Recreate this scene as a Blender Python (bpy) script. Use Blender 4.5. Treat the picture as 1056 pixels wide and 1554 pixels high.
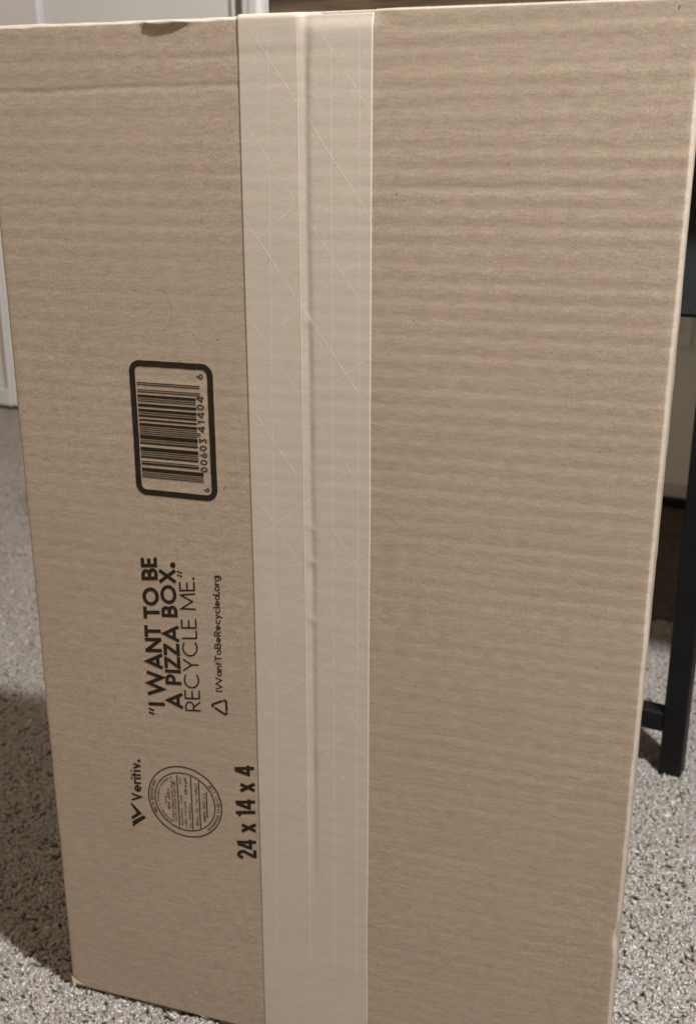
import bpy, math, random
import numpy as np
from mathutils import Vector, Matrix

for o in list(bpy.data.objects):
    bpy.data.objects.remove(o)
S = bpy.context.scene
COL = S.collection
R = math.radians
rng = np.random.default_rng(11)
random.seed(11)

# ------------------------------------------------------------------ camera
cam = bpy.data.cameras.new('camera')
camo = bpy.data.objects.new('camera', cam)
COL.objects.link(camo)
camo.location = (0.1883, -0.5294, 0.5505)
camo.rotation_euler = (math.pi / 2 - 0.3203, 0, 0.3064)
cam.sensor_fit = 'VERTICAL'
cam.sensor_height = 24
cam.sensor_width = 24
cam.lens = 1650.27 / 1554 * 24
cam.clip_start = 0.02
cam.clip_end = 60
cam.dof.use_dof = True
cam.dof.focus_distance = 0.60
cam.dof.aperture_fstop = 8.0
S.camera = camo

# ------------------------------------------------------------------ light
w = bpy.data.worlds.new('World')
S.world = w
w.use_nodes = True
bg = w.node_tree.nodes['Background']
bg.inputs['Color'].default_value = (1.0, 0.775, 0.55, 1)
bg.inputs['Strength'].default_value = 0.49
lamp = bpy.data.lights.new('room_lamp', 'POINT')
lamp.energy = 184
lamp.color = (0.975, 0.965, 0.97)
lamp.shadow_soft_size = 0.035
lo = bpy.data.objects.new('room_lamp', lamp)
lo.location = (0.67, -0.31, 1.58)
COL.objects.link(lo)
S.view_settings.view_transform = 'Standard'
S.view_settings.look = 'None'
S.view_settings.exposure = 0
S.view_settings.gamma = 1


# ------------------------------------------------------------------ helpers
def link(name, me, parent=None, mat=None, smooth=False):
    o = bpy.data.objects.new(name, me)
    COL.objects.link(o)
    if parent:
        o.parent = parent
    if mat:
        me.materials.append(mat)
    if smooth:
        me.shade_smooth()
    return o


def mesh(name, V, F, parent=None, mat=None, smooth=False):
    me = bpy.data.meshes.new(name)
    me.from_pydata([tuple(map(float, v)) for v in V], [], [tuple(map(int, f)) for f in F])
    me.update()
    return link(name, me, parent, mat, smooth)


def empty(name, loc=(0, 0, 0), rz=0.0):
    o = bpy.data.objects.new(name, None)
    o.empty_display_size = 0.05
    COL.objects.link(o)
    o.location = loc
    o.rotation_euler = (0, 0, rz)
    return o


def tag(o, label=None, cat=None, group=None, kind=None):
    for k, v in (('label', label), ('category', cat), ('group', group), ('kind', kind)):
        if v:
            o[k] = v
    return o


def grid_faces(nu, nv, flip=False):
    """vertex index = i*nv + j"""
    i, j = np.meshgrid(np.arange(nu - 1), np.arange(nv - 1), indexing='ij')
    a = i * nv + j
    q = np.stack([a, a + nv, a + nv + 1, a + 1], -1).reshape(-1, 4)
    return q[:, ::-1] if flip else q


def box_vf(lo_, hi_, bev=0.0015):
    """box with chamfered edges: 24 corner vertices"""
    lo_ = np.array(lo_, float)
    hi_ = np.array(hi_, float)
    b = min(bev, 0.45 * float((hi_ - lo_).min()))
    V, idx = [], {}
    for sx in (0, 1):
        for sy in (0, 1):
            for sz in (0, 1):
                s = np.array((sx, sy, sz))
                c = np.where(s, hi_, lo_)
                ins = np.where(s, -b, b)
                for ax in range(3):
                    p = c + ins
                    p[ax] = c[ax]
                    idx[(sx, sy, sz, ax)] = len(V)
                    V.append(p)
    F = []
    cen = (lo_ + hi_) / 2

    def add(f):
        P = np.array([V[i] for i in f])
        n = np.cross(P[1] - P[0], P[2] - P[0])
        F.append(f if n @ (P.mean(0) - cen) > 0 else f[::-1])
    for ax in range(3):
        o1, o2 = [a for a in range(3) if a != ax]
        for s in (0, 1):
            f = []
            for a, c in ((0, 0), (1, 0), (1, 1), (0, 1)):
                k = [0, 0, 0]
                k[ax] = s; k[o1] = a; k[o2] = c
                f.append(idx[(*k, ax)])
            add(f)
        for a in (0, 1):
            for c in (0, 1):
                k0 = [0, 0, 0]; k1 = [0, 0, 0]
                k0[o1] = k1[o1] = a; k0[o2] = k1[o2] = c
                k0[ax] = 0; k1[ax] = 1
                add([idx[(*k0, o1)], idx[(*k1, o1)], idx[(*k1, o2)], idx[(*k0, o2)]])
    for sx in (0, 1):
        for sy in (0, 1):
            for sz in (0, 1):
                add([idx[(sx, sy, sz, a)] for a in range(3)])
    return V, F


def box(name, lo_, hi_, parent, mat, bev=0.0015):
    V, F = box_vf(lo_, hi_, bev)
    return mesh(name, V, F, parent, mat)


class Noise:
    """smooth value noise on a lattice, x and z cell sizes given"""
    def __init__(s, cx, cz, n=97, seed=0):
        s.cx, s.cz, s.n = cx, cz, n
        s.g = np.random.default_rng(seed).uniform(-1, 1, (n, n))

    def __call__(s, x, z):
        u = np.asarray(x, float) / s.cx + 40.3
        v = np.asarray(z, float) / s.cz + 7.7
        i = np.floor(u).astype(int); j = np.floor(v).astype(int)
        fu = u - i; fv = v - j
        fu = fu * fu * (3 - 2 * fu); fv = fv * fv * (3 - 2 * fv)
        n = s.n
        g = lambda a, b: s.g[a % n, b % n]
        return ((g(i, j) * (1 - fu) + g(i + 1, j) * fu) * (1 - fv)
                + (g(i, j + 1) * (1 - fu) + g(i + 1, j + 1) * fu) * fv)


# ------------------------------------------------------------------ materials
class NT:
    def __init__(s, name):
        s.m = bpy.data.materials.new(name)
        s.m.use_nodes = True
        s.t = s.m.node_tree
        s.b = s.t.nodes['Principled BSDF']
        s.tc = None

    def n(s, typ, **kw):
        nd = s.t.nodes.new(typ)
        for k, v in kw.items():
            if k in nd.inputs.keys():
                nd.inputs[k].default_value = v
            else:
                setattr(nd, k, v)
        return nd

    def l(s, a, b):
        s.t.links.new(a, b)

    def coords(s, scale=(1, 1, 1)):
        if not s.tc:
            s.tc = s.n('ShaderNodeTexCoord')
        mp = s.n('ShaderNodeMapping')
        mp.inputs['Scale'].default_value = scale
        s.l(s.tc.outputs['Object'], mp.inputs['Vector'])
        return mp.outputs['Vector']

    def noise(s, scale, stretch=(1, 1, 1), detail=2.0, rough=0.5):
        nd = s.n('ShaderNodeTexNoise')
        nd.inputs['Scale'].default_value = scale
        nd.inputs['Detail'].default_value = detail
        nd.inputs['Roughness'].default_value = rough
        s.l(s.coords(stretch), nd.inputs['Vector'])
        return nd.outputs['Fac']

    def ramp(s, fac, stops):
        r = s.n('ShaderNodeValToRGB')
        e = r.color_ramp.elements
        while len(e) < len(stops):
            e.new(0.5)
        for k, (p, c) in enumerate(stops):
            e[k].position = p
            e[k].color = (*c, 1)
        s.l(fac, r.inputs['Fac'])
        return r.outputs['Color']

    def mix(s, a, b, fac, mode='MULTIPLY'):
        m = s.n('ShaderNodeMix', data_type='RGBA', blend_type=mode)
        if isinstance(fac, float):
            m.inputs[0].default_value = fac
        else:
            s.l(fac, m.inputs[0])
        for k, q in ((6, a), (7, b)):
            if isinstance(q, tuple):
                m.inputs[k].default_value = (*q, 1)
            else:
                s.l(q, m.inputs[k])
        return m.outputs[2]

    def bump(s, h, dist, strength=1.0):
        b = s.n('ShaderNodeBump')
        b.inputs['Distance'].default_value = dist
        b.inputs['Strength'].default_value = strength
        s.l(h, b.inputs['Height'])
        s.l(b.outputs['Normal'], s.b.inputs['Normal'])

    def done(s, col=None, rough=0.6, spec=0.3):
        if col is not None:
            if isinstance(col, tuple):
                s.b.inputs['Base Color'].default_value = (*col, 1)
            else:
                s.l(col, s.b.inputs['Base Color'])
        s.b.inputs['Roughness'].default_value = rough
        s.b.inputs['Specular IOR Level'].default_value = spec
        return s.m


def paper_mat(name, base, grain, mott, spec, rough):
    t = NT(name)
    g = lambda v: (v, v, v)
    c = t.mix(base, t.ramp(t.noise(1500, (0.75, 1, 1), 2), [(0.28, g(1 - grain)), (0.5, g(1)), (0.74, g(1 + grain))]), 1.0)
    c = t.mix(c, t.ramp(t.noise(420, (0.30, 1, 1.4), 3), [(0.3, g(1 - grain * .6)), (0.7, g(1 + grain * .5))]), 1.0)
    c = t.mix(c, t.ramp(t.noise(14, (0.6, 1, 1.3), 4), [(0.3, (1 - mott, 1 - mott, 1 - mott * 1.2)), (0.7, (1 + mott, 1 + mott * .9, 1 + mott * .7))]), 1.0)
    c = t.mix(c, t.ramp(t.noise(60, (0.35, 1, 2.0), 3), [(0.33, (1 - mott * .8, 1 - mott, 1 - mott)), (0.67, (1 + mott * .6, 1 + mott * .7, 1 + mott * .9))]), 1.0)
    c = t.mix(c, t.ramp(t.noise(95, (0.8, 1, 0.9), 1), [(0.35, (1.012, 0.995, 1.01)), (0.65, (0.99, 1.005, 0.985))]), 1.0)
    t.bump(t.noise(1300, (0.6, 1, 1), 3), 0.00006, 0.6)
    return t.done(c, rough, spec)


KRAFT = (0.318, 0.253, 0.190)
M_card = paper_mat('kraft_board', KRAFT, 0.22, 0.026, 0.8, 0.52)
M_tape = paper_mat('paper_tape', (0.430, 0.379, 0.316), 0.07, 0.022, 0.8, 0.48)
M_thread = paper_mat('tape_thread', (0.48, 0.425, 0.365), 0.03, 0.02, 0.8, 0.45)
M_fold = paper_mat('worn_lit_fold', (0.40, 0.345, 0.285), 0.15, 0.05, 0.7, 0.55)
M_torn = paper_mat('torn_paper', (0.68, 0.59, 0.49), 0.10, 0.05, 0.1, 0.9)
t = NT('print_ink')
M_ink = t.done(t.ramp(t.noise(900, (1, 1, 1), 2), [(0.3, (0.010, 0.007, 0.004)), (0.75, (0.022, 0.016, 0.010))]), 0.7, 0.2)
t = NT('fine_print_ink')
M_ink2 = t.done(t.ramp(t.noise(900, (1, 1, 1), 2), [(0.3, (0.060, 0.042, 0.027)), (0.75, (0.10, 0.07, 0.046))]), 0.65, 0.2)

t = NT('carpet_yarn')
at = t.n('ShaderNodeAttribute', attribute_name='tint')
c = t.ramp(at.outputs['Fac'], [(0.0, (0.16, 0.141, 0.122)), (0.35, (0.243, 0.221, 0.197)), (0.75, (0.308, 0.284, 0.258)), (1.0, (0.46, 0.432, 0.400))])
t.b.inputs['Subsurface Weight'].default_value = 0.49
t.b.inputs['Subsurface Radius'].default_value = (1, 0.9, 0.8)
t.b.inputs['Subsurface Scale'].default_value = 0.003
M_yarn = t.done(c, 0.33, 0.6)
t = NT('carpet_backing')
M_floor = t.done(t.ramp(t.noise(160, (1, 1, 1), 3), [(0.3, (0.22, 0.20, 0.175)), (0.7, (0.32, 0.295, 0.262))]), 0.9, 0.1)
t = NT('wall_paint')
t.bump(t.noise(220, (1, 1, 1), 3), 0.0008, 0.5)
M_wall = t.done(t.ramp(t.noise(3, (1, 1, 1), 3), [(0.3, (0.70, 0.71, 0.68)), (0.7, (0.73, 0.74, 0.71))]), 0.75, 0.25)
t = NT('white_paint')
t.bump(t.noise(90, (1, 1, 0.1), 3), 0.0003, 0.4)
M_white = t.done(t.ramp(t.noise(6, (1, 1, 1), 3), [(0.3, (0.56, 0.555, 0.55)), (0.7, (0.60, 0.595, 0.59))]), 0.42, 0.4)
t = NT('outlet_plastic')
M_plastic = t.done(t.ramp(t.noise(40), [(0.3, (0.70, 0.67, 0.60)), (0.7, (0.73, 0.70, 0.63))]), 0.35, 0.4)
t = NT('slot_dark')
M_slot = t.done(t.ramp(t.noise(300), [(0.3, (0.02, 0.018, 0.015)), (0.7, (0.035, 0.03, 0.026))]), 0.7, 0.2)
t = NT('black_metal')
t.bump(t.noise(900, (1, 1, 1), 2), 0.00008, 0.6)
M_black = t.done(t.ramp(t.noise(25, (1, 1, 1), 4), [(0.3, (0.005, 0.005, 0.0055)), (0.7, (0.009, 0.009, 0.0095))]), 0.5, 0.16)
t = NT('black_drawer_fabric')
t.bump(t.noise(900, (1, 1, 0.6), 2), 0.0004, 0.7)
M_fabric = t.done(t.ramp(t.noise(500, (1, 1, 1), 3), [(0.3, (0.014, 0.015, 0.017)), (0.7, (0.028, 0.029, 0.032))]), 0.85, 0.2)
t = NT('dark_wood')
wv = t.noise(9, (1.2, 14, 14), 6, 0.62)
c = t.ramp(wv, [(0.25, (0.030, 0.018, 0.011)), (0.5, (0.085, 0.055, 0.034)), (0.75, (0.16, 0.11, 0.072))])
c = t.mix(c, t.ramp(t.noise(60, (0.5, 18, 18), 4), [(0.35, (0.6, 0.58, 0.56)), (0.65, (1.1, 1.1, 1.1))]), 0.8)
t.bump(wv, 0.0006, 0.6)
M_wood = t.done(c, 0.5, 0.35)

t = NT('shade_sheet_fibre')  # dark brown that puts the under-desk shade into the colour
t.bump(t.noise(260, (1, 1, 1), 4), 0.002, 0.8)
M_shade_sheet = t.done(t.ramp(t.noise(200, (1, 1, 1), 4), [(0.3, (0.050, 0.036, 0.029)), (0.7, (0.11, 0.085, 0.070))]), 0.95, 0.1)

# ------------------------------------------------------------------ floor
FZ = -0.0135
FS = FZ + 0.0068            # backing and dense lower pile as one sheet
floor = mesh('floor', [(-6, -5, FS), (6, -5, FS), (6, 5, FS), (-6, 5, FS)], [(0, 1, 2, 3)], None, M_floor)
tag(floor, kind='structure')


def carpet_patch(seed, size=0.1, count=2100):
    r = np.random.default_rng(seed)
    # yarns root in loose tufts so the pile clumps and leaves dark gaps
    nt = 520
    tc = r.uniform(-size / 2, size / 2, (nt, 2))
    tdir = r.uniform(0, 2 * math.pi, nt)
    ttint = r.uniform(0.28, 0.62, nt)
    V, F, T = [], [], []
    base = 0
    for k in range(count):
        q = k % nt
        p = tc[q] + r.normal(0, 0.0011, 2)
        a = tdir[q] + r.normal(0, 0.75)
        L = r.uniform(0.65, 1.15)
        up = r.uniform(0.0076, 0.0104)
        d = np.array([math.cos(a), math.sin(a)])
        s = np.array([-d[1], d[0]]) * r.uniform(-0.0022, 0.0022)
        pts = np.array([
            [*p, 0.0],
            [*(p + d * 0.0012 * L + s * .3), up * 0.7],
            [*(p + d * 0.0036 * L + s), up],
            [*(p + d * 0.0064 * L + s * .6), up - r.uniform(-0.0006, 0.0014)],
            [*(p + d * 0.0086 * L - s * .4), up - r.uniform(0.0, 0.0034)]])
        rad = r.uniform(0.0013, 0.0022) * np.array([0.8, 1.0, 1.05, 1.0, 0.55])
        tan = np.gradient(pts, axis=0)
        tan /= np.linalg.norm(tan, axis=1)[:, None]
        side = np.array([-d[1], d[0], 0.0])
        nrm = np.cross(tan, side)
        n = len(pts)
        for i in range(n):
            for m in range(4):
                th = m * math.pi / 2 + i * 0.6
                V.append(pts[i] + rad[i] * (math.cos(th) * side + math.sin(th) * nrm[i]))
        tv = float(np.clip(ttint[q] + r.normal(0, 0.07) + (0.3 if r.random() < 0.08 else 0), 0, 1))
        T += [tv] * (4 * n)
        for i in range(n - 1):
            for m in range(4):
                m2 = (m + 1) % 4
                F.append((base + 4 * i + m, base + 4 * i + m2, base + 4 * i + 4 + m2, base + 4 * i + 4 + m))
        F.append((base + 4 * n - 4, base + 4 * n - 3, base + 4 * n - 2, base + 4 * n - 1))
        base += 4 * n
    me = bpy.data.meshes.new('carpet_tuft')
    me.from_pydata([tuple(v) for v in np.array(V).tolist()], [], F)
    at_ = me.attributes.new('tint', 'FLOAT', 'POINT')
    at_.data.foreach_set('value', np.array(T, np.float32))
    me.materials.append(M_yarn)
    me.shade_smooth()
    return me


pcol = bpy.data.collections.new('carpet_tufts')
for k in range(4):
    po = bpy.data.objects.new('carpet_tuft', carpet_patch(100 + k))
    pcol.objects.link(po)
pts = [(x * 0.1 + rng.uniform(-.004, .004), y * 0.1 + rng.uniform(-.004, .004), FZ)
       for x in range(-25, 17) for y in range(-9, 22)]
cme = bpy.data.meshes.new('carpet_pile')
cme.from_pydata(pts, [], [])
carpet = link('carpet_pile', cme)
tag(carpet, 'grey beige shaggy carpet pile under the cardboard box', 'carpet', kind='stuff')
ng = bpy.data.node_groups.new('carpet_scatter', 'GeometryNodeTree')
ng.interface.new_socket('Geometry', in_out='INPUT', socket_type='NodeSocketGeometry')
ng.interface.new_socket('Geometry', in_out='OUTPUT', socket_type='NodeSocketGeometry')
gi = ng.nodes.new('NodeGroupInput'); go = ng.nodes.new('NodeGroupOutput')
ip = ng.nodes.new('GeometryNodeInstanceOnPoints')
ci = ng.nodes.new('GeometryNodeCollectionInfo')
ci.inputs['Collection'].default_value = pcol
ci.inputs['Separate Children'].default_value = True
ci.inputs['Reset Children'].default_value = True
ip.inputs['Pick Instance'].default_value = True
ri = ng.nodes.new('FunctionNodeRandomValue'); ri.data_type = 'INT'
rr = ng.nodes.new('FunctionNodeRandomValue'); rr.data_type = 'INT'
cx = ng.nodes.new('ShaderNodeCombineXYZ')
mu = ng.nodes.new('ShaderNodeMath'); mu.operation = 'MULTIPLY'; mu.inputs[1].default_value = math.pi / 2


def sock(sockets, name, typ):
    return [s for s in sockets if s.name == name and s.type == typ and s.enabled][0]


for nd, mx, sd in ((ri, 3, 1), (rr, 3, 7)):
    sock(nd.inputs, 'Min', 'INT').default_value = 0
    sock(nd.inputs, 'Max', 'INT').default_value = mx
    sock(nd.inputs, 'Seed', 'INT').default_value = sd
ng.links.new(gi.outputs[0], ip.inputs['Points'])
ng.links.new(ci.outputs[0], ip.inputs['Instance'])
ng.links.new(sock(ri.outputs, 'Value', 'INT'), ip.inputs['Instance Index'])
ng.links.new(sock(rr.outputs, 'Value', 'INT'), mu.inputs[0])
ng.links.new(mu.outputs[0], cx.inputs['Z'])
ng.links.new(cx.outputs[0], ip.inputs['Rotation'])
ng.links.new(ip.outputs[0], go.inputs[0])
carpet.modifiers.new('scatter', 'NODES').node_group = ng

# ------------------------------------------------------------------ wall, door, outlet, desk
DX, DY = 0.98097172, -0.19415065
WALL_RZ = math.atan2(DY, DX)
W0 = (0.19, 1.226, 0)          # local x along the wall, local -y into the room
wall = empty('wall', W0, WALL_RZ)
tag(wall, kind='structure')
box('wall_face', (-0.765, 0.0, FZ), (5.0, 0.12, 2.5), wall, M_wall, 0.002)
box('wall_face', (-6.0, 0.0, FZ), (-2.36, 0.12, 2.5), wall, M_wall, 0.002)
box('wall_face', (-2.36, 0.0, 2.08), (-0.765, 0.12, 2.5), wall, M_wall, 0.002)
V = [(-0.70, 0, FZ), (-0.70, -0.013, FZ), (-0.70, -0.013, 0.046), (-0.70, -0.009, 0.052), (-0.70, -0.006, 0.057), (-0.70, 0, 0.058)]
V = V + [(5.0, y, z) for _, y, z in V]
mesh('baseboard', V, [(i, i + 1, i + 7, i + 6) for i in range(5)] + [(5, 4, 3, 2, 1, 0)], wall, M_white)

# closet doors: two leaves in a casing; local x positions along the wall
door = empty('closet_door', W0, WALL_RZ)
tag(door, 'white double closet door with recessed panels behind the left side of the box', 'door')


def casing(x0, x1, inner_right):
    box('casing', (x0, -0.018, FZ), (x1, 0.06, 2.08), door, M_white, 0.004)
    m = x0 + (x1 - x0) * (0.4 if inner_right else 0.6)
    a, b_ = (m, x1) if inner_right else (x0, m)
    box('casing', (a + .002, -0.024, FZ), (b_ - .002, -0.0185, 2.06), door, M_white, 0.003)


casing(-0.806, -0.766, True)
casing(-2.36, -2.31, False)
box('jamb', (-0.8415, 0.055, FZ), (-0.807, 0.11, 2.08), door, M_wall, 0.002)
box('jamb', (-2.31, 0.10, FZ), (-0.842, 0.118, 2.08), door, M_wall, 0.002)


def leaf(x0, x1, st_l, st_r):
    lf = empty('door_leaf', (0, 0, 0))
    lf.parent = door
    z0, z1 = 0.006, 2.03
    box('stile', (x0, 0.012, z0), (x0 + st_l, 0.045, z1), lf, M_white, 0.002)
    box('stile', (x1 - st_r, 0.012, z0), (x1, 0.045, z1), lf, M_white, 0.002)
    xa, xb = x0 + st_l, x1 - st_r
    for ra, rb in ((z0, 0.045), (0.93, 1.05), (1.92, z1)):
        box('rail', (xa, 0.0125, ra), (xb, 0.0445, rb), lf, M_white, 0.002)
    for ra, rb in ((0.045, 0.93), (1.05, 1.92)):
        box('panel', (xa, 0.030, ra), (xb, 0.040, rb), lf, M_white, 0.002)


leaf(-1.448, -0.842, 0.150, 0.004)
leaf(-2.305, -1.474, 0.10, 0.006)
box('stop', (-1.4735, 0.020, 0.006), (-1.4485, 0.040, 2.03), door, M_wall, 0.002)

outlet = empty('wall_outlet', W0, WALL_RZ)
tag(outlet, 'beige electrical outlet plate on the shaded wall right of the box', 'outlet')
V, F = box_vf((-0.0725, -0.008, 0.263), (-0.0025, -0.001, 0.377), 0.002)
mesh('cover_plate', V, F, outlet, M_plastic)
for zc in (0.300, 0.341):
    so = box('socket', (-0.052, -0.0102, zc - 0.0135), (-0.017, -0.0078, zc + 0.0135), outlet, M_plastic, 0.003)
    for xo in (-0.043, -0.0255):
        box('slot', (xo - 0.0016, -0.0108, zc - 0.012), (xo + 0.0016, -0.0101, zc - 0.003), so, M_slot, 0.0002)
    box('slot', (-0.038, -0.0108, zc + 0.002), (-0.032, -0.0101, zc + 0.0075), so, M_slot, 0.0004)

desk = empty('desk', (0.208, 0.416, 0), WALL_RZ)
tag(desk, 'dark wood desk with black square metal legs behind the right side of the box', 'desk')
LW = 0.0205
UR = 0.86
top = box('desk_top', (-0.369, -0.100, 0.640), (UR, 0.70, 0.715), desk, M_wood, 0.004)
for u in (-0.335, 0.0, UR - 0.03):
    for v in (0.0, 0.655):
        box('leg', (u - LW / 2, v - LW / 2, -0.009), (u + LW / 2, v + LW / 2, 0.640), desk, M_black, 0.0012)
for ua, ub in ((-0.335 + LW / 2, -LW / 2),):
    box('stretcher', (ua, -0.0095, 0.0395), (ub, 0.0095, 0.0590), desk, M_black, 0.0012)
    box('stretcher', (ua, 0.6480, 0.0465), (ub, 0.6620, 0.0605), desk, M_black, 0.0012)
for u in (-0.335, 0.0):
    box('side_rail', (u - 0.0095, LW / 2, 0.60), (u + 0.0095, 0.655 - LW / 2, 0.62), desk, M_black, 0.0012)
box('side_rail', (UR - 0.0395, LW / 2, 0.0395), (UR - 0.0205, 0.655 - LW / 2, 0.059), desk, M_black, 0.0012)
dr = box('drawer', (-0.322, 0.004, 0.425), (-0.0125, 0.52, 0.598), desk, M_fabric, 0.004)
box('drawer_front', (-0.322, -0.008, 0.4205), (-0.0125, 0.0035, 0.600), desk, M_fabric, 0.003)

# dark sheet added for the deep shade under the desk: uneven fibrous slab with a ragged front edge
shade_o = empty('desk_shade_sheet', (0.21, 0.41, 0), WALL_RZ)
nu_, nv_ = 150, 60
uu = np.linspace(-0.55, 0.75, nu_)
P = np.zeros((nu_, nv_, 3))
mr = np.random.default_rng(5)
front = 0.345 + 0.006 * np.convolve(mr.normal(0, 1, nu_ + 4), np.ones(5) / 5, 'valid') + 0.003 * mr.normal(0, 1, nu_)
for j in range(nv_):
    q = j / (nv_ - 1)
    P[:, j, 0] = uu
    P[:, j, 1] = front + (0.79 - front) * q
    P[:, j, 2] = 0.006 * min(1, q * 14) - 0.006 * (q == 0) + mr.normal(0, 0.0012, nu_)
mo = mesh('shade_sheet_pile', P.reshape(-1, 3), grid_faces(nu_, nv_), shade_o, M_shade_sheet, True)
tag(shade_o, 'dark brown sheet added on the carpet for the deep shade under the desk against the wall', 'mat')

# ------------------------------------------------------------------ cardboard box
HW, HH, DEP, BOARD = 0.181, 0.612, 0.106, 0.004
crate = empty('cardboard_box', (0, 0, 0))
tag(crate, 'upright kraft cardboard shipping box sealed with wide paper tape down its middle', 'box')

nA = Noise(0.09, 0.035, seed=1); nB = Noise(0.16, 0.012, seed=2); nC = Noise(0.05, 0.02, seed=3)
nD = Noise(0.11, 0.10, seed=4); nE = Noise(0.02, 0.004, seed=5); nF = Noise(0.25, 0.006, seed=6)
nG = Noise(0.012, 0.012, seed=7)
PITCH = 0.0089


def sstep(a, b, x):
    q = np.clip((np.asarray(x, float) - a) / (b - a), 0, 1)
    return q * q * (3 - 2 * q)


def relief(x, z, tape=False):
    """y of the flap surface; negative is towards the camera"""
    x = np.asarray(x, float); z = np.asarray(z, float)
    right = x > 0
    ph = 2 * math.pi * (z - np.where(right, 0.004, -0.006) * x) / PITCH + 0.35 * nA(x, z) + np.where(right, 0.0, 2.1)
    amp = 0.000044 * (1 + 0.40 * nA(x * .7, z)) * (1 + 0.6 * nF(x, z))
    amp = amp * np.where(right, 1.15, 0.85) * (0.40 + 0.80 * sstep(0.05, 0.60, z))
    y = amp * (np.cos(ph) + 0.10 * np.cos(2 * ph + 0.8))
    y = y + 0.000017 * (0.4 + 2.4 * sstep(0.40, 0.6, z)) * nB(x, z) + 0.00005 * nC(x, z)
    if tape:
        y = y * 0.5 + 0.00045 * nD(x, z)
    else:   # the flaps bend in at the seam, under the tape
        y = y + 0.00045 * nD(x, z) + 0.0009 * sstep(0.0085, 0.0035, np.abs(x))
    # long crease across the left flap near the top
    zc = 0.5797 + 0.014 * (x + 0.1719) + 0.0006 * nE(x, z * 0)
    k = sstep(0.012, -0.01, x) * (1.0 if not tape else 0.25)
    y = y + 0.00031 * k * np.exp(-((z - zc) / 0.0017) ** 2) * (1 + 0.4 * nC(x * 2, z * 0))
    zc2 = zc + 0.0135
    y = y + 0.00012 * k * np.exp(-((z - zc2) / 0.0016) ** 2) * sstep(-0.13, -0.03, x)
    # wavy dents on the right flap
    for x0, x1, z0, sl, d in ((0.04, 0.155, 0.5335, 0.01, 0.00010), (0.150, 0.176, 0.5330, -0.16, 0.00016), (0.03, 0.17, 0.590, 0.03, 0.00010), (0.05, 0.18, 0.572, 0.02, 0.00008)):
        kk = sstep(x0, x0 + 0.02, x) * sstep(x1 + 0.008, x1 - 0.004, x) * (0 if tape else 1)
        y = y + d * kk * np.exp(-((z - z0 - sl * (x - x0)) / 0.002) ** 2)
    # torn top edge lifting on the left flap
    q = (x + 0.0715) / 0.0125
    zl = 0.6072 + 0.0022 * np.clip(np.abs(q + 0.25), 0, 2) ** 1.3 + 0.0006 * nG(x * 3, z * 0)
    tr = sstep(-1.05, -0.95, q) * sstep(1.25, 0.9, q) * np.clip((z - zl) / 0.0022, 0, 1)
    y = y - 0.0017 * tr
    # the flaps dip in where the tape pulls them over the top edge
    y = y + 0.0016 * sstep(0.6035, 0.6125, z) ** 1.5 * sstep(-0.006, 0.004, x) * sstep(0.045, 0.033, x)
    return y


def edge_x(z, right):
    """the long folded edges are not dead straight"""
    e = 0.00035 * nD(z * 3 + (5 if right else 9), z) + 0.00012 * nG(z, z * 0 + (1 if right else 3))
    if right:
        e = e - 0.0014 * np.exp(-((z - 0.128) / 0.008) ** 2)
    return e


def flap(right):
    sgn = 1 if right else -1
    rad, rad_y = 0.0027, 0.0060
    x_in = 0.0008
    nz = 690
    zb, zt = 0.0, (0.6122 if right else 0.6105)
    z = np.linspace(zb, zt, nz)
    xs = np.linspace(x_in, HW - rad, 74)
    arc = np.linspace(0, math.pi / 2, 11)[1:]
    cols = []
    for xv in xs:
        X = np.full(nz, sgn * xv)
        Y = relief(X, z)
        cols.append((X + sgn * 0 * z, Y))
    ex = edge_x(z, right)
    Xe = np.full(nz, sgn * (HW - rad))
    Ye = relief(Xe, z)
    # let the edge wobble fade in over the last columns
    for q in range(len(cols)):
        f = sstep(0.150, HW - rad, xs[q])
        cols[q] = (cols[q][0] + sgn * ex * f, cols[q][1])
    for a in arc:
        cols.append((Xe + sgn * (ex + rad * math.sin(a)), Ye + rad_y * (1 - math.cos(a))))
    nu = len(cols)
    P = np.zeros((nu, nz, 3))
    for i, (X, Y) in enumerate(cols):
        P[i, :, 0] = X; P[i, :, 1] = Y; P[i, :, 2] = z
    # the cut top and bottom edges: roll back into the thickness of the board
    roll = []
    for a in (0.4, 0.8, 1.2, math.pi / 2):
        row = P[:, -1].copy()
        row[:, 1] += 0.0009 * (1 - math.cos(a)); row[:, 2] += 0.0009 * math.sin(a)
        roll.append(row)
    row = roll[-1].copy(); row[:, 1] += 0.0026; roll.append(row)
    if not right:   # ragged, slightly uneven torn edge
        for rw in roll:
            rw[:, 2] += 0.0004 * nG(P[:, -1, 0] * 2, 0 * P[:, -1, 0])
    bot = P[:, 0].copy(); bot[:, 1] += 0.0035
    P = np.concatenate([bot[:, None], P] + [r_[:, None] for r_ in roll], 1)
    o = mesh('flap', P.reshape(-1, 3), grid_faces(nu, P.shape[1], not right), crate, M_card, True)
    o.data.materials.append(M_fold)      # fold and cut edge: worn kraft, its pale colour also carrying the lit rim
    nr = P.shape[1] - 1
    mi = np.zeros((nu - 1, nr), np.int32)
    mi[len(xs) + 1:, :] = 1
    mi[:, -5:] = 1
    o.data.polygons.foreach_set('material_index', mi.ravel())
    return o


flap_l = flap(False)
flap_l['label'] = 'left flap with black printing'
flap_r = flap(True)
flap_r['label'] = 'plain right flap'

pl = [(0.1696, 0.6130), (0.1703, 0.6131), (0.1697, 0.6085), (0.1693, 0.6082)]
mesh('slit', [(x_, float(relief(x_, z_)) - 0.0002 + max(0, z_ - 0.6122) * .6, z_) for x_, z_ in pl], [(0, 1, 2, 3)], flap_r, M_slot)
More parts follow.
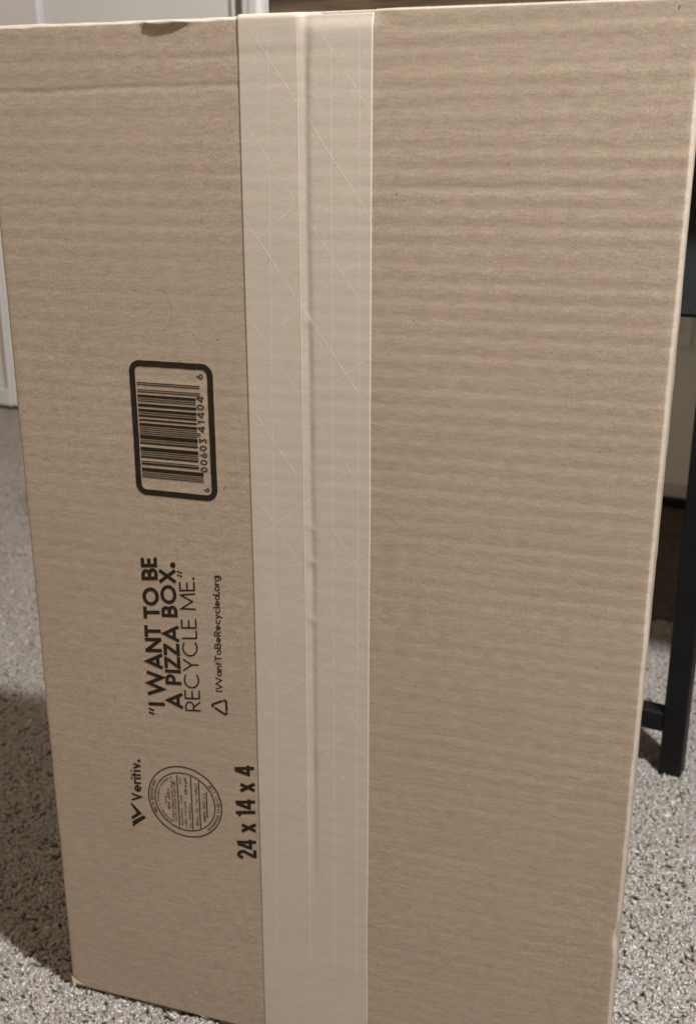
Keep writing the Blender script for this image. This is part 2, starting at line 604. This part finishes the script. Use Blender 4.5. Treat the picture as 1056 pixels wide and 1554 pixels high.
# scalloped cut edge along the top of the right flap
V, F = [], []
n = 118
xs = np.linspace(0.0345, 0.166, n)
pw = xs[1] - xs[0]
for xv in xs:
    y0 = float(relief(xv, 0.612)) + 0.0004
    b = len(V)
    for dx, dz in ((-.5, 0), (-.3, .00055), (0, .0008), (.3, .00055), (.5, 0)):
        V += [(xv + dx * pw, y0, 0.6126 + dz), (xv + dx * pw, y0 + 0.0016, 0.6126 + dz)]
    for i in range(4):
        F.append((b + 2 * i, b + 2 * i + 2, b + 2 * i + 3, b + 2 * i + 1))
    F.append((b, b + 8, b + 6, b + 4, b + 2))
tag(mesh('serrated_edge', V, F, flap_r, M_torn), kind='stuff')


def side_panel(right):
    sgn = 1 if right else -1
    z = np.linspace(-0.006, 0.6115, 120)
    y = np.linspace(0.0060, DEP - 0.003, 24)
    ex = edge_x(z, right)
    P = np.zeros((len(y), len(z), 3))
    for i, yv in enumerate(y):
        f = max(0, 1 - (yv - .006) / 0.03)
        P[i, :, 0] = sgn * (HW + f * ex - 0.0004 * (1 - f) + 0.0003 * (1 - f) * nC(z * 3 + yv, z))
        P[i, :, 1] = yv
        P[i, :, 2] = z
    P[0, :, 1] += relief(np.full(len(z), sgn * (HW - .003)), z)
    return mesh('side_panel', P.reshape(-1, 3), grid_faces(len(y), len(z), not right), crate, M_card, True)


side_panel(True)
side_panel(False)
# end panels with rounded front folds, and the back
prof = [(DEP - 0.004, 0.0)] + [(0.0035 + 0.003 - 0.003 * math.sin(a), 0.003 - 0.003 * math.cos(a)) for a in np.linspace(0, math.pi / 2, 7)] + [(0.0035, 0.03)]
for top_ in (True, False):
    xs = np.linspace(-0.1775, 0.1775, 90)
    P = np.zeros((len(xs), len(prof), 3))
    for j, (yv, dz) in enumerate(prof):
        if not top_:
            yv, dz = yv + 0.004, dz - 0.009
        P[:, j, 0] = xs
        P[:, j, 1] = yv + 0.0006
        wob = 0.0003 * nG(xs * 1.5, xs * 0 + (2 if top_ else 5))
        P[:, j, 2] = (0.6128 - dz + wob) if top_ else (-0.0015 + dz)
    mesh('end_panel', P.reshape(-1, 3), grid_faces(len(xs), len(prof), top_), crate, M_fold, True)
box('back_panel', (-HW + 0.0005, DEP - 0.004, 0), (HW - 0.0005, DEP, 0.6115), crate, M_card, 0.0012)


# ---- paper tape
def tape_y(x, z):
    x = np.asarray(x, float); z = np.asarray(z, float)
    y = relief(x, z, True) - 0.00010
    y = y - 0.00003
    xc = -0.0004 + 0.0016 * nD(z * 0, z) * .4
    g = 0.00050 * sstep(0.10, 0.17, z) * (1 + 0.35 * nC(z * 0 + .2, z))
    for zc in (0.467, 0.355, 0.335, 0.30):
        g = g * (1 - 0.55 * np.exp(-((z - zc) / 0.0025) ** 2))
    # the bridge of tape over the seam is wider and deeper at the top
    gs = 0.0012 + 0.0009 * sstep(0.585, 0.600, z)
    y = y + g * np.exp(-((x - xc) / np.where(x < xc, 0.0027, gs + 0.0005)) ** 2)
    y = y - 0.00004 * sstep(-0.0062, -0.0046, x) * sstep(0.0000, -0.0042, x) * sstep(0.1, 0.3, z)
    # left flap top edge shows through as a step
    y = y - 0.00016 * sstep(0.5955, 0.6005, z) * sstep(0.003, -0.004, x + 0.25 * (z - .6))
    # laid wrinkles
    y = y + 0.00003 * nE(x * .5, z * .2) * 0.6
    return y


def tape_l(z): return -0.0351 - 0.0012 * (1 - z / 0.612) + 0.00025 * nD(z * 2, z * 0 + .3)
def tape_r(z): return 0.0332 + 0.0004 * (1 - z / 0.612) + 0.00025 * nD(z * 2, z * 0 + .9)


nz = 620
z = np.concatenate([np.linspace(-0.001, 0.6105, nz)])
s = np.linspace(0, 1, 76)
P = np.zeros((len(s), nz, 3))
for i, sv in enumerate(s):
    X = tape_l(z) * (1 - sv) + tape_r(z) * sv
    P[i, :, 0] = X
    P[i, :, 1] = tape_y(X, z)
    P[i, :, 2] = z
rows = []
for a in np.linspace(0.2, math.pi / 2, 7):
    row = P[:, -1].copy()
    row[:, 1] += 0.0028 * (1 - math.cos(a)); row[:, 2] += 0.0028 * math.sin(a)
    rows.append(row)
rB = rows[-1].copy(); rB[:, 1] = 0.060
rows.append(rB)
P = np.concatenate([P] + [q[:, None] for q in rows], 1)
# thin side walls so the tape stands proud of the board
sk = P[0].copy(); sk[:, 1] += 0.00006
sk2 = P[-1].copy(); sk2[:, 1] += 0.00006
P = np.concatenate([sk[None], P, sk2[None]], 0)
tape = mesh('tape', P.reshape(-1, 3), grid_faces(P.shape[0], P.shape[1], False), crate, M_tape, True)

# reinforcing threads inside the tape: low ridges following its surface
V, F = [], []


def ridge(pl, wd, hgt):
    pl = np.array(pl)
    seg = np.linalg.norm(np.diff(pl, axis=0), axis=1)
    L = np.concatenate([[0], np.cumsum(seg)])
    n_ = max(3, int(L[-1] / 0.0015))
    q = np.linspace(0, L[-1], n_)
    X = np.interp(q, L, pl[:, 0]); Z = np.interp(q, L, pl[:, 1])
    tx = np.gradient(X); tz = np.gradient(Z)
    l_ = np.hypot(tx, tz); nx, nz_ = -tz / l_, tx / l_
    fade = np.minimum(1, np.minimum(q, L[-1] - q) / 0.006)
    hh = hgt * fade * np.clip(0.85 + 0.5 * nE(X * 3, Z * .3), 0.3, 1.4)
    b = len(V)
    for k, of in enumerate((-1, -0.45, 0, 0.45, 1)):
        xx = X + nx * of * wd; zz = Z + nz_ * of * wd
        yy = tape_y(xx, zz) + 0.00002 - (0, 0.7, 1, 0.7, 0)[k] * (hh + 0.00002)
        for i in range(n_):
            V.append((xx[i], yy[i], zz[i]))
    for k in range(4):
        for i in range(n_ - 1):
            a = b + k * n_ + i
            F.append((a, a + 1, a + n_ + 1, a + n_))


for xt, xb, h_ in ((-0.0195, -0.0262, .00003), (-0.0047, -0.0040, .00011), (0.0122, 0.0122, .00004), (0.0265, 0.0262, .00004)):
    ridge([(xt, 0.606), (xt * .5 + xb * .5, 0.3), (xb, 0.06)], 0.00042, h_)
for k, z0 in enumerate((0.614, 0.5655, 0.5175, 0.469, 0.4205, 0.372, 0.3235, 0.275, 0.2265)):
    h_ = (.00004, .00006, .00005, .00006, .00005, .00006, .00005, .00004, .00003)[k]
    f = lambda x_: (x_, z0 - 1.42 * x_)
    xa, xb = max(-0.034, (z0 - 0.606) / 1.42), 0.0325
    cuts = [(xa, xb)] if k in (1, 3) else [(xa, xa + (xb - xa) * .42), (xa + (xb - xa) * .5, xb)]
    for a, b_ in cuts:
        ridge([f(a), f(b_)], 0.00034, h_)
for k, z0 in enumerate((0.53, 0.478, 0.425, 0.372, 0.319, 0.266, 0.214)):
    f = lambda x_: (x_, z0 + 0.80 * x_)
    a, l_ = ((-0.03, .03), (-0.02, .045), (0.004, .028), (-0.031, .06), (-0.02, .05), (-0.03, .05), (-.012, .03))[k]
    ridge([f(a), f(a + l_)], 0.00034, .00005)
th = mesh('thread', V, F, tape, M_thread, True)
tag(th, kind='stuff')


# ------------------------------------------------------------------ printing
class Print:
    """flat ink built as thin strips that follow the flap surface"""
    def __init__(s):
        s.V, s.F, s.k = [], [], 0

    def pt(s, X, Z, lift):
        y = relief(np.array(X), np.array(Z)) - 0.00016 - lift
        b = len(s.V)
        s.V += list(zip(X, y.tolist(), Z))
        return b

    def strip(s, pl, wd, closed=False):
        """pl: world (X, Z) polyline, wd: full width; mitred"""
        pl = np.array(pl, float)
        keep = [0] + [i for i in range(1, len(pl)) if np.hypot(*(pl[i] - pl[i - 1])) > 1e-7]
        pl = pl[keep]
        if closed and np.hypot(*(pl[0] - pl[-1])) < 1e-7:
            pl = pl[:-1]
        n_ = len(pl)
        A, B = [], []
        for i in range(n_):
            p = pl[i]
            d0 = p - pl[i - 1] if (i > 0 or closed) else None
            d1 = pl[(i + 1) % n_] - p if (i < n_ - 1 or closed) else None
            if d0 is None: d0 = d1
            if d1 is None: d1 = d0
            d0 = d0 / np.hypot(*d0); d1 = d1 / np.hypot(*d1)
            n0 = np.array([-d0[1], d0[0]]); n1 = np.array([-d1[1], d1[0]])
            m = n0 + n1
            l_ = np.hypot(*m)
            m = n0 if l_ < 0.2 else m / l_
            q = wd / 2 / max(0.38, m @ n0)
            A.append(p + m * q); B.append(p - m * q)
        A = np.array(A); B = np.array(B)
        lift = 0.000004 * (s.k % 8)
        s.k += 1
        b = s.pt(list(A[:, 0]) + list(B[:, 0]), list(A[:, 1]) + list(B[:, 1]), lift)
        for i in range(n_ if closed else n_ - 1):
            j = (i + 1) % n_
            s.F.append((b + i, b + j, b + n_ + j, b + n_ + i))

    def poly(s, pl):
        lift = 0.000004 * (s.k % 8)
        s.k += 1
        b = s.pt([p[0] for p in pl], [p[1] for p in pl], lift)
        s.F.append(tuple(range(b, b + len(pl))))

    def build(s, name, mat=None):
        o = mesh(name, s.V, s.F, flap_l, mat or M_ink)
        return o


def arc(cx_, cy_, rx, ry, a0, a1, n_=12):
    return [(cx_ + rx * math.cos(R(a)), cy_ + ry * math.sin(R(a))) for a in np.linspace(a0, a1, n_)]


def glyph(ch, h):
    """strokes of a letter, cap height 1, half stroke h -> (width, [polylines])"""
    t_, b_ = 1 - h, h
    if ch == ' ': return 0.30, []
    if ch == 'I': return 2 * h, [[(h, 0), (h, 1)]]
    if ch == 'W': w_ = 1.28 + 2 * h; return w_, [[(h, 1), (w_ * .27, h * .9), (w_ * .5, 1 - h * .9), (w_ * .73, h * .9), (w_ - h, 1)]]
    if ch == 'A': w_ = .82 + 1.4 * h; return w_, [[(h, 0), (w_ / 2, 1 - h * .9), (w_ - h, 0)], [(w_ * .24, .28), (w_ * .76, .28)]]
    if ch == 'N': w_ = .72 + h; return w_, [[(h, 0), (h, 1)], [(w_ - h, 0), (w_ - h, 1)], [(h * 1.05, 1 - h * .7), (w_ - h * 1.05, h * .7)]]
    if ch == 'T': w_ = .66; return w_, [[(0, t_), (w_, t_)], [(w_ / 2, 0), (w_ / 2, t_ - h)]]
    if ch == 'O': w_ = 1.02; return w_, [arc(w_ / 2, .5, w_ / 2 - h, .5 - h, 0, 360, 29)]
    if ch == 'B':
        w_ = .60 + h * .5
        up = [(2 * h, t_), (w_ * .52, t_)] + arc(w_ * .52, .75 - h * .5, w_ * .42 - h, .25 - h * .5, 88, -88, 8) + [(2 * h, .5)]
        dn = [(2 * h, .5), (w_ * .52, .5)] + arc(w_ * .54, .25 + h * .5, w_ * .46 - h, .25 - h * .5, 88, -88, 8) + [(2 * h, b_)]
        return w_, [[(h, 0), (h, 1)], up, dn]
    if ch == 'E': w_ = .52; return w_, [[(h, 0), (h, 1)], [(2 * h, t_), (w_, t_)], [(2 * h, .5), (w_ * .93, .5)], [(2 * h, b_), (w_, b_)]]
    if ch == 'P': w_ = .60; return w_, [[(h, 0), (h, 1)], [(2 * h, t_), (w_ * .5, t_)] + arc(w_ * .5, .68, w_ * .5 - h, .32 - h, 88, -88, 9) + [(2 * h, .36 + h)]]
    if ch == 'Z': w_ = .66; return w_, [[(0.02, t_), (w_ - .02, t_)], [(w_ - h * 1.3, t_ - h), (h * 1.3, b_ + h)], [(0, b_), (w_, b_)]]
    if ch == 'X': w_ = .74 + h * .6; return w_, [[(h, 1), (w_ - h, 0)], [(w_ - h, 1), (h, 0)]]
    if ch == 'R': w_ = .60; return w_, [[(h, 0), (h, 1)], [(2 * h, t_), (w_ * .5, t_)] + arc(w_ * .5, .70, w_ * .47 - h, .30 - h, 88, -88, 9) + [(2 * h, .40 + h)], [(w_ * .45, .40), (w_ - h, 0)]]
    if ch == 'C': w_ = .88; return w_, [arc(w_ * .56, .5, w_ * .56 - h, .5 - h, 48, 312, 20)]
    if ch == 'Y': w_ = .74; return w_, [[(h, 1), (w_ / 2, .44), (w_ - h, 1)], [(w_ / 2, .44), (w_ / 2, 0)]]
    if ch == 'L': w_ = .48; return w_, [[(h, 1), (h, b_), (w_, b_)]]
    if ch == 'M': w_ = .92; return w_, [[(h, 0), (h * 1.8, 1 - h), (w_ / 2, .2), (w_ - h * 1.8, 1 - h), (w_ - h, 0)]]
    if ch == 'V': w_ = .72; return w_, [[(h, 1), (w_ / 2, h), (w_ - h, 1)]]
    if ch == '.': return 2.6 * h, [arc(1.3 * h, h * 1.2, h * .62, h * .62, 0, 360, 9)]
    if ch == '"': return .30 + h, [[(h * .3, .70), (h * .3 + .10, 1.0)], [(h * .3 + .2, .70), (h * .3 + .30, 1.0)]]
    X_ = .68  # x height
    r_ = X_ / 2
    if ch == 'i': return 2 * h, [[(h, 0), (h, X_)], [(h, .84), (h, .84 + 2 * h)]]
    if ch == 'l': return 2 * h, [[(h, 0), (h, 1.02)]]
    if ch == 'o': return .62, [arc(.31, r_, .31 - h, r_ - h, 0, 360, 19)]
    if ch == 'a': return .62, [arc(.29, r_, .29 - h, r_ - h, 0, 360, 19), [(.62 - h, 0), (.62 - h, X_)]]
    if ch == 'd': return .64, [arc(.29, r_, .29 - h, r_ - h, 0, 360, 19), [(.64 - h, 0), (.64 - h, 1.02)]]
    if ch == 'g': return .64, [arc(.29, r_, .29 - h, r_ - h, 0, 360, 19), [(.64 - h, X_)] + [(.64 - h, 0)] + arc(.32, -.05, .32 - h, .24 - h, -5, -150, 9)]
    if ch == 'e': return .60, [[(h * 2, r_), (.60 - h, r_)] + arc(.30, r_, .30 - h, r_ - h, 8, 315, 17)]
    if ch == 'c': return .52, [arc(.31, r_, .31 - h, r_ - h, 50, 310, 14)]
    if ch == 'n': return .54, [[(h, 0), (h, X_)], [(h * 1.5, r_ * 1.2)] + arc(.27, r_ * 1.15, .27 - h, X_ - r_ * 1.15 - h, 150, 5, 9) + [(.54 - h, 0)]]
    if ch == 'r': return .34, [[(h, 0), (h, X_)], arc(.30, X_ * .62, .30 - h, X_ * .38 - h, 165, 78, 7)]
    if ch == 't': return .36, [[(.14, .92), (.14, 0)], [(0, X_ - h), (.14 - h, X_ - h)], [(.14 + h, X_ - h), (.36, X_ - h)]]
    if ch == 'v': return .54, [[(h, X_), (.27, h), (.54 - h, X_)]]
    if ch == 'y': return .54, [[(h, X_), (.29, h)], [(.54 - h, X_), (.14, -.30)]]
    if ch == '0': w_ = .58; return w_, [arc(w_ / 2, .5, w_ / 2 - h, .5 - h, 0, 360, 21)]
    if ch == '1': w_ = .40; return w_, [[(.26, 0), (.26, 1)], [(.26 - h, .93 - h), (.04, .76)]]
    if ch == '2': w_ = .58; return w_, [[(h, .70)] + arc(w_ / 2, .71, w_ / 2 - h, .29 - h, 170, -25, 11) + [(h * 1.1, b_)], [(h * .6, b_), (w_, b_)]]
    if ch == '3': w_ = .54; return w_, [[(.03, t_), (w_ - h, t_), (w_ * .42, .58)] + arc(w_ * .44, .31, w_ * .54 - h, .31 - h, 80, -150, 13)]
    if ch == '4': w_ = .64; return w_, [[(w_ * .72, 0), (w_ * .72, 1)], [(w_ * .72 - h, .96), (h * .6, .22 + h), (w_, .22 + h)]]
    if ch == '6': w_ = .56; return w_, [arc(w_ / 2, .31, w_ / 2 - h, .31 - h, 0, 360, 19), [(h * 1.0, .36), (w_ * .62, 1.0)]]
    if ch == 'x': w_ = .62; return w_, [[(h, .72), (w_ - h, 0)], [(w_ - h, .72), (h, 0)]]
    return 0.4, []


def text(pr, txt, p0, p1, c0, c1, h, track=0.12):
    """p0,p1: baseline start and end (X, Z); c0,c1: cap-height points above them; runs up the box"""
    p0, p1, c0, c1 = map(np.array, (p0, p1, c0, c1))
    gl, pen = [], 0.0
    for ch in txt:
        w_, st = glyph(ch, h)
        gl.append((pen, st))
        pen += w_ + track
    pen -= track

    def mp(x_, y_):
        q = x_ / pen
        b = p0 + (p1 - p0) * q
        u = (c0 - p0) * (1 - q) + (c1 - p1) * q
        return b + u * y_
    cap = np.hypot(*(c0 - p0))
    for off, st in gl:
        for pl in st:
            P_ = [mp(off + a, b) for a, b in pl]
            cl = len(pl) > 6 and abs(pl[0][0] - pl[-1][0]) + abs(pl[0][1] - pl[-1][1]) < 1e-6
            # resample so ink follows the flutes
            Q = [P_[0]]
            for i in range(1, len(P_)):
                m = max(1, int(np.hypot(*(P_[i] - P_[i - 1])) / 0.0016))
                Q += [P_[i - 1] + (P_[i] - P_[i - 1]) * k / m for k in range(1, m + 1)]
            pr.strip(Q, 2 * h * cap, cl)


# slogan, three lines
pr = Print()
for q in (0.2236, 0.2262):
    pr.strip([(-0.1030, q), (-0.1066, q + 0.0010)], 0.0013)
text(pr, 'I WANT TO BE', (-0.0955, 0.2305), (-0.0954, 0.3268), (-0.1066, 0.2292), (-0.1058, 0.3254), 0.100, 0.045)
text(pr, 'A PIZZA BOX.', (-0.0835, 0.2300), (-0.0841, 0.3250), (-0.0941, 0.2290), (-0.0943, 0.3240), 0.100, 0.045)
text(pr, 'RECYCLE ME.', (-0.0718, 0.2306), (-0.0720, 0.3172), (-0.0820, 0.2293), (-0.0819, 0.3158), 0.046, 0.10)
for q in (0.3166, 0.3188):
    pr.strip([(-0.0796, q), (-0.0829, q + 0.0012)], 0.0008)
pr.build('slogan')
pr = Print()
text(pr, 'IWantToBeRecycled.org', (-0.0572, 0.2459), (-0.0563, 0.3204), (-0.0614, 0.2454), (-0.0607, 0.3199), 0.082, 0.02)
# rounded recycling triangle with three breaks
tri = [(-0.0652, 0.2362), (-0.0549, 0.2413), (-0.0549, 0.2306)]
cx_, cz_ = np.mean(tri, 0)
loop = []
for i in range(3):
    p, a, b = (np.array(tri[i]), np.array(tri[i - 1]), np.array(tri[(i + 1) % 3]))
    s0 = p + (a - p) * 0.20; s1 = p + (b - p) * 0.20
    for k in np.linspace(0, 1, 5):
        loop.append((1 - k) ** 2 * s0 + 2 * k * (1 - k) * p + k * k * s1)
loop.append(loop[0])
m = len(loop)
for i in range(3):
    seg = loop[i * 5 + 0:i * 5 + 6] if i * 5 + 6 <= m else loop[i * 5:]
    seg = [np.array(q) for q in seg]
    d = seg[-1] - seg[-2]
    seg[-1] = seg[-1] - d * 0.10
    pr.strip(seg, 0.0013)
pr.build('website_line')
# size marking, heavy and condensed
pr = Print()
text(pr, '24 x 14 x 4', (-0.0384, 0.1338), (-0.0384, 0.1996), (-0.0514, 0.1312), (-0.0512, 0.1970), 0.082, 0.10)
pr.build('size_marking')
# maker's mark
pr = Print()
text(pr, 'Veritiv.', (-0.1157, 0.1597), (-0.1152, 0.1899), (-0.1230, 0.1585), (-0.1221, 0.1890), 0.084, 0.05)
import itertools


def photo_pt(u, v):
    """photo pixel of a printed mark -> (X, Z) on the flap, by the local affine of the print there"""
    du, dv = u - 206.0, v - 1233.0
    return (-0.1195 + du * 0.000452 + dv * -0.0000205, 0.1502 + du * 0.0000590 + dv * -0.000476)


A_ = [(188, 975), (222, 968), (408, 1160), (352, 1196), (218, 1290), (205, 1225), (305, 1160), (290, 1120)]
B_ = [(218, 1322), (430, 1192), (485, 1225), (470, 1250), (230, 1420)]
mk = lambda L_: [photo_pt(180 + a / 12.44, 1140 + b / 12.44) for a, b in L_]
qa = mk(A_); qb = mk(B_)
pr.poly([qa[0], qa[1], qa[2], qa[6], qa[7]])
pr.poly([qa[2], qa[3], qa[4], qa[5], qa[6]])
pr.poly(qb)
pr.build('maker_mark')
# round certificate seal
pr = Print(); fine = Print()
SC = np.array([-0.0857, 0.1650]); SR = 0.0253
for f, wd in ((0.985, 0.00074), (0.81, 0.00066)):
    pr.strip([(SC[0] + SR * f * math.cos(a), SC[1] + SR * f * math.sin(a)) for a in np.linspace(0, 2 * math.pi, 73)], wd, True)
ri_ = 0.81 * SR
for off, c0, c1 in ((-0.0045, -0.93, 0.93), (0.0048, -0.96, 0.96), (0.0101, -0.95, 0.95), (0.0150, -0.62, 0.72)):
    L_ = math.sqrt(max(0, ri_ ** 2 - off ** 2))
    pr.strip([(SC[0] + off, SC[1] + L_ * q) for q in np.linspace(c0, c1, 14)], 0.00062)
rs = random.Random(4)


def micro(x_, z0, z1, cap):
    """illegible small print: short ticks of differing size"""
    q = z0
    while q < z1:
        step = rs.uniform(0.00040, 0.00075)
        if rs.random() < 0.86:
            k = rs.random()
            if k < 0.55:
                fine.strip([(x_, q), (x_ - cap * rs.uniform(.8, 1), q)], 0.00034)
            elif k < 0.8:
                fine.strip([(x_, q), (x_ - cap, q), (x_ - cap, q + step * .7)], 0.00030)
            else:
                fine.strip([(x_, q), (x_, q + step * .7), (x_ - cap * .6, q + step * .7)], 0.00030)
        q += step


for x_, z0, z1, cap in ((-0.0127, -0.0030, 0.0030, .0012), (-0.0102, -0.0078, 0.0078, .0018), (-0.0078, -0.0150, 0.0150, .0013), (-0.0060, -0.015, 0.0135, .0013),
                        (-0.0018, -0.0175, -0.0050, .0014), (-0.0018, -0.001, 0.005, .0016), (-0.0018, 0.013, 0.017, .0014), (0.0008, -0.018, -0.012, .0013), (0.0008, -0.010, 0.001, .0013), (0.0018, 0.006, 0.0172, .0015), (0.0037, -0.018, -0.001, .0012),
                        (0.0088, -0.0155, -0.0085, .0015), (0.0088, -0.006, -0.0025, .0017), (0.0088, 0.000, 0.004, .0014), (0.0088, 0.0065, 0.0150, .0015),
                        (0.0139, -0.0115, -0.004, .0016), (0.0139, -0.002, 0.003, .0018), (0.0139, 0.0055, 0.009, .0014)):
    micro(SC[0] + x_, SC[1] + z0, SC[1] + z1, cap)
for rr_, a0, a1, cap in ((0.865, 150, 212, .0022), (0.865, -52, 22, .0022), (0.865, 28, 40, .0022), (0.70, 118, 240, .0013)):
    a = a0
    while a < a1:
        st = math.degrees(rs.uniform(0.0006, 0.0010) / (SR * rr_))
        if rs.random() < .82:
            c_, s_ = math.cos(R(a)), math.sin(R(a))
            fine.strip([(SC[0] + SR * rr_ * c_, SC[1] + SR * rr_ * s_), (SC[0] + (SR * rr_ + cap * rs.uniform(.7, 1)) * c_, SC[1] + (SR * rr_ + cap) * s_)], rs.uniform(.00032, .0005))
        a += st
pr.build('certificate_seal')
tag(fine.build('small_print', M_ink2), kind='stuff')

# barcode
pr = Print()
x0, x1, z0, z1 = -0.1055, -0.0557 + 0.0003, 0.3645, 0.4420
fw_ = 0.0034
x0 += fw_ / 2; x1 -= fw_ / 2; z0 += fw_ / 2; z1 -= fw_ / 2
rc = 0.0048
loop = []
for cxx, czz, a0 in ((x1 - rc, z1 - rc, 0), (x0 + rc, z1 - rc, 90), (x0 + rc, z0 + rc, 180), (x1 - rc, z0 + rc, 270)):
    loop += arc(cxx, czz, rc, rc, a0, a0 + 90, 7)
loop.append(loop[0])
Q = [np.array(loop[0])]
for i in range(1, len(loop)):
    a, b = np.array(loop[i - 1]), np.array(loop[i])
    k_ = max(1, int(np.hypot(*(b - a)) / 0.0016))
    Q += [a + (b - a) * k / k_ for k in range(1, k_ + 1)]
Q = [q + np.array([0.00012 * nE(q[1] * 3, q[0]), 0.00012 * nE(q[0] * 3 + 1, q[1])]) for q in Q]
pr.strip(Q, fw_, True)
Lc = ['0001101', '0011001', '0010011', '0111101', '0100011', '0110001', '0101111', '0111011', '0110111', '0001011']
dig = '600603414046'
bits = '101' + ''.join(Lc[int(c)] for c in dig[:6]) + '01010' + ''.join(''.join('1' if q == '0' else '0' for q in Lc[int(c)]) for c in dig[6:]) + '101'
zb, zt = 0.3750, 0.4298
md = (zt - zb) / 95
i = 0
while i < 95:
    if bits[i] == '1':
        j = i
        while j < 95 and bits[j] == '1':
            j += 1
        long_ = i < 10 or i >= 85 or 45 <= i < 50
        xr = (-0.0633 if long_ else -0.0660)
        if 45 <= i < 50: xr = -0.0640
        za, zz_ = zb + i * md + md * .06, zb + j * md - md * .06
        xa = -0.1013
        n_ = 10
        xx = np.linspace(xa, xr, n_)
        b = pr.pt(list(xx) * 2, [za] * n_ + [zz_] * n_, 0)
        for k in range(n_ - 1):
            pr.F.append((b + k, b + k + 1, b + n_ + k + 1, b + n_ + k))
        i = j
    else:
        i += 1
for txt, a, b, xb, cap in (('6', 0.3696, 0.3722, -0.0600, 0.0036), ('00603', 0.3812, 0.4004, -0.0606, 0.0043), ('41404', 0.4040, 0.4242, -0.0612, 0.0043), ('6', 0.4334, 0.4364, -0.0612, 0.0038)):
    text(pr, txt, (xb, a), (xb, b), (xb - cap, a), (xb - cap, b), 0.075, 0.22)
pr.build('barcode')

# ---- small marks: dark flecks and a stray hair
pr = Print()
for x_, z_, a, l_ in ((-0.0519, 0.4555, .3, .0008), (-0.066, 0.457, .9, .0008), (-0.1247, 0.1358, .4, .0007), (-0.0515, 0.372, 1.1, .0022), (-0.148, 0.30, .5, .0006), (-0.139, 0.505, 1.3, .0007), (-0.06, 0.10, .2, .0006), (-0.12, 0.06, .2, .0005)):
    pr = Print()
    pr.strip([(x_, z_), (x_ + l_ * math.cos(a), z_ + l_ * math.sin(a))], 0.00045)
    pr.build('fleck', M_ink2)
pr = Print()
pr.strip([(-0.0870 + 0.0085 * math.sin(q) * 1.1, 0.4700 + 0.012 * math.cos(q)) for q in np.linspace(0.2, 2.9, 16)], 0.00009)
pr.build('hair', M_ink2)
V, F = [], []
for x_, z_, l_ in ((0.045, 0.530, .0016), (0.0990, 0.5450, .0008), (0.06, 0.268, .0006), (0.09, 0.21, .0006), (0.15, 0.41, .0005), (0.12, 0.31, .0006), (0.055, 0.47, .0006), (0.14, 0.20, .0006), (0.10, 0.09, .0006)):
    y0 = float(relief(x_, z_)) - 0.00015
    b = len(V)
    V += [(x_, y0, z_), (x_ + .0004, y0, z_), (x_ + .0004 + l_ * .4, y0, z_ + l_), (x_ + l_ * .4, y0, z_ + l_)]
    F.append((b, b + 1, b + 2, b + 3))
    mesh('fleck', V, F, flap_r, M_ink2)
    V, F = [], []
# torn bits of paper on the lower and upper left corners
V, F = [], []


def scrap(pl, lift, tgt=None):
    b = len(V)
    for (x_, z_), l_ in zip(pl, lift):
        V.append((x_, float(relief(x_, z_)) - 0.0002 - l_, z_))
    F.append(tuple(range(b, b + len(pl))))
    mesh('torn_paper', V, F, flap_l, M_torn)
    V.clear(); F.clear()


scrap([(-0.1800, 0.0078), (-0.1742, 0.0042), (-0.1700, 0.0028), (-0.1765, 0.0024), (-0.1772, -0.0006), (-0.1795, -0.0004)], (.0004, .0006, .0009, .0005, .0010, .0003))
scrap([(-0.086, 0.0020), (-0.0795, 0.0006), (-0.0755, -0.0006), (-0.080, -0.0003)], (.0003, .0009, .0006, .0004))
scrap([(-0.0905, 0.0022), (-0.0885, 0.0030), (-0.0870, 0.0014)], (.0003, .0007, .0004))
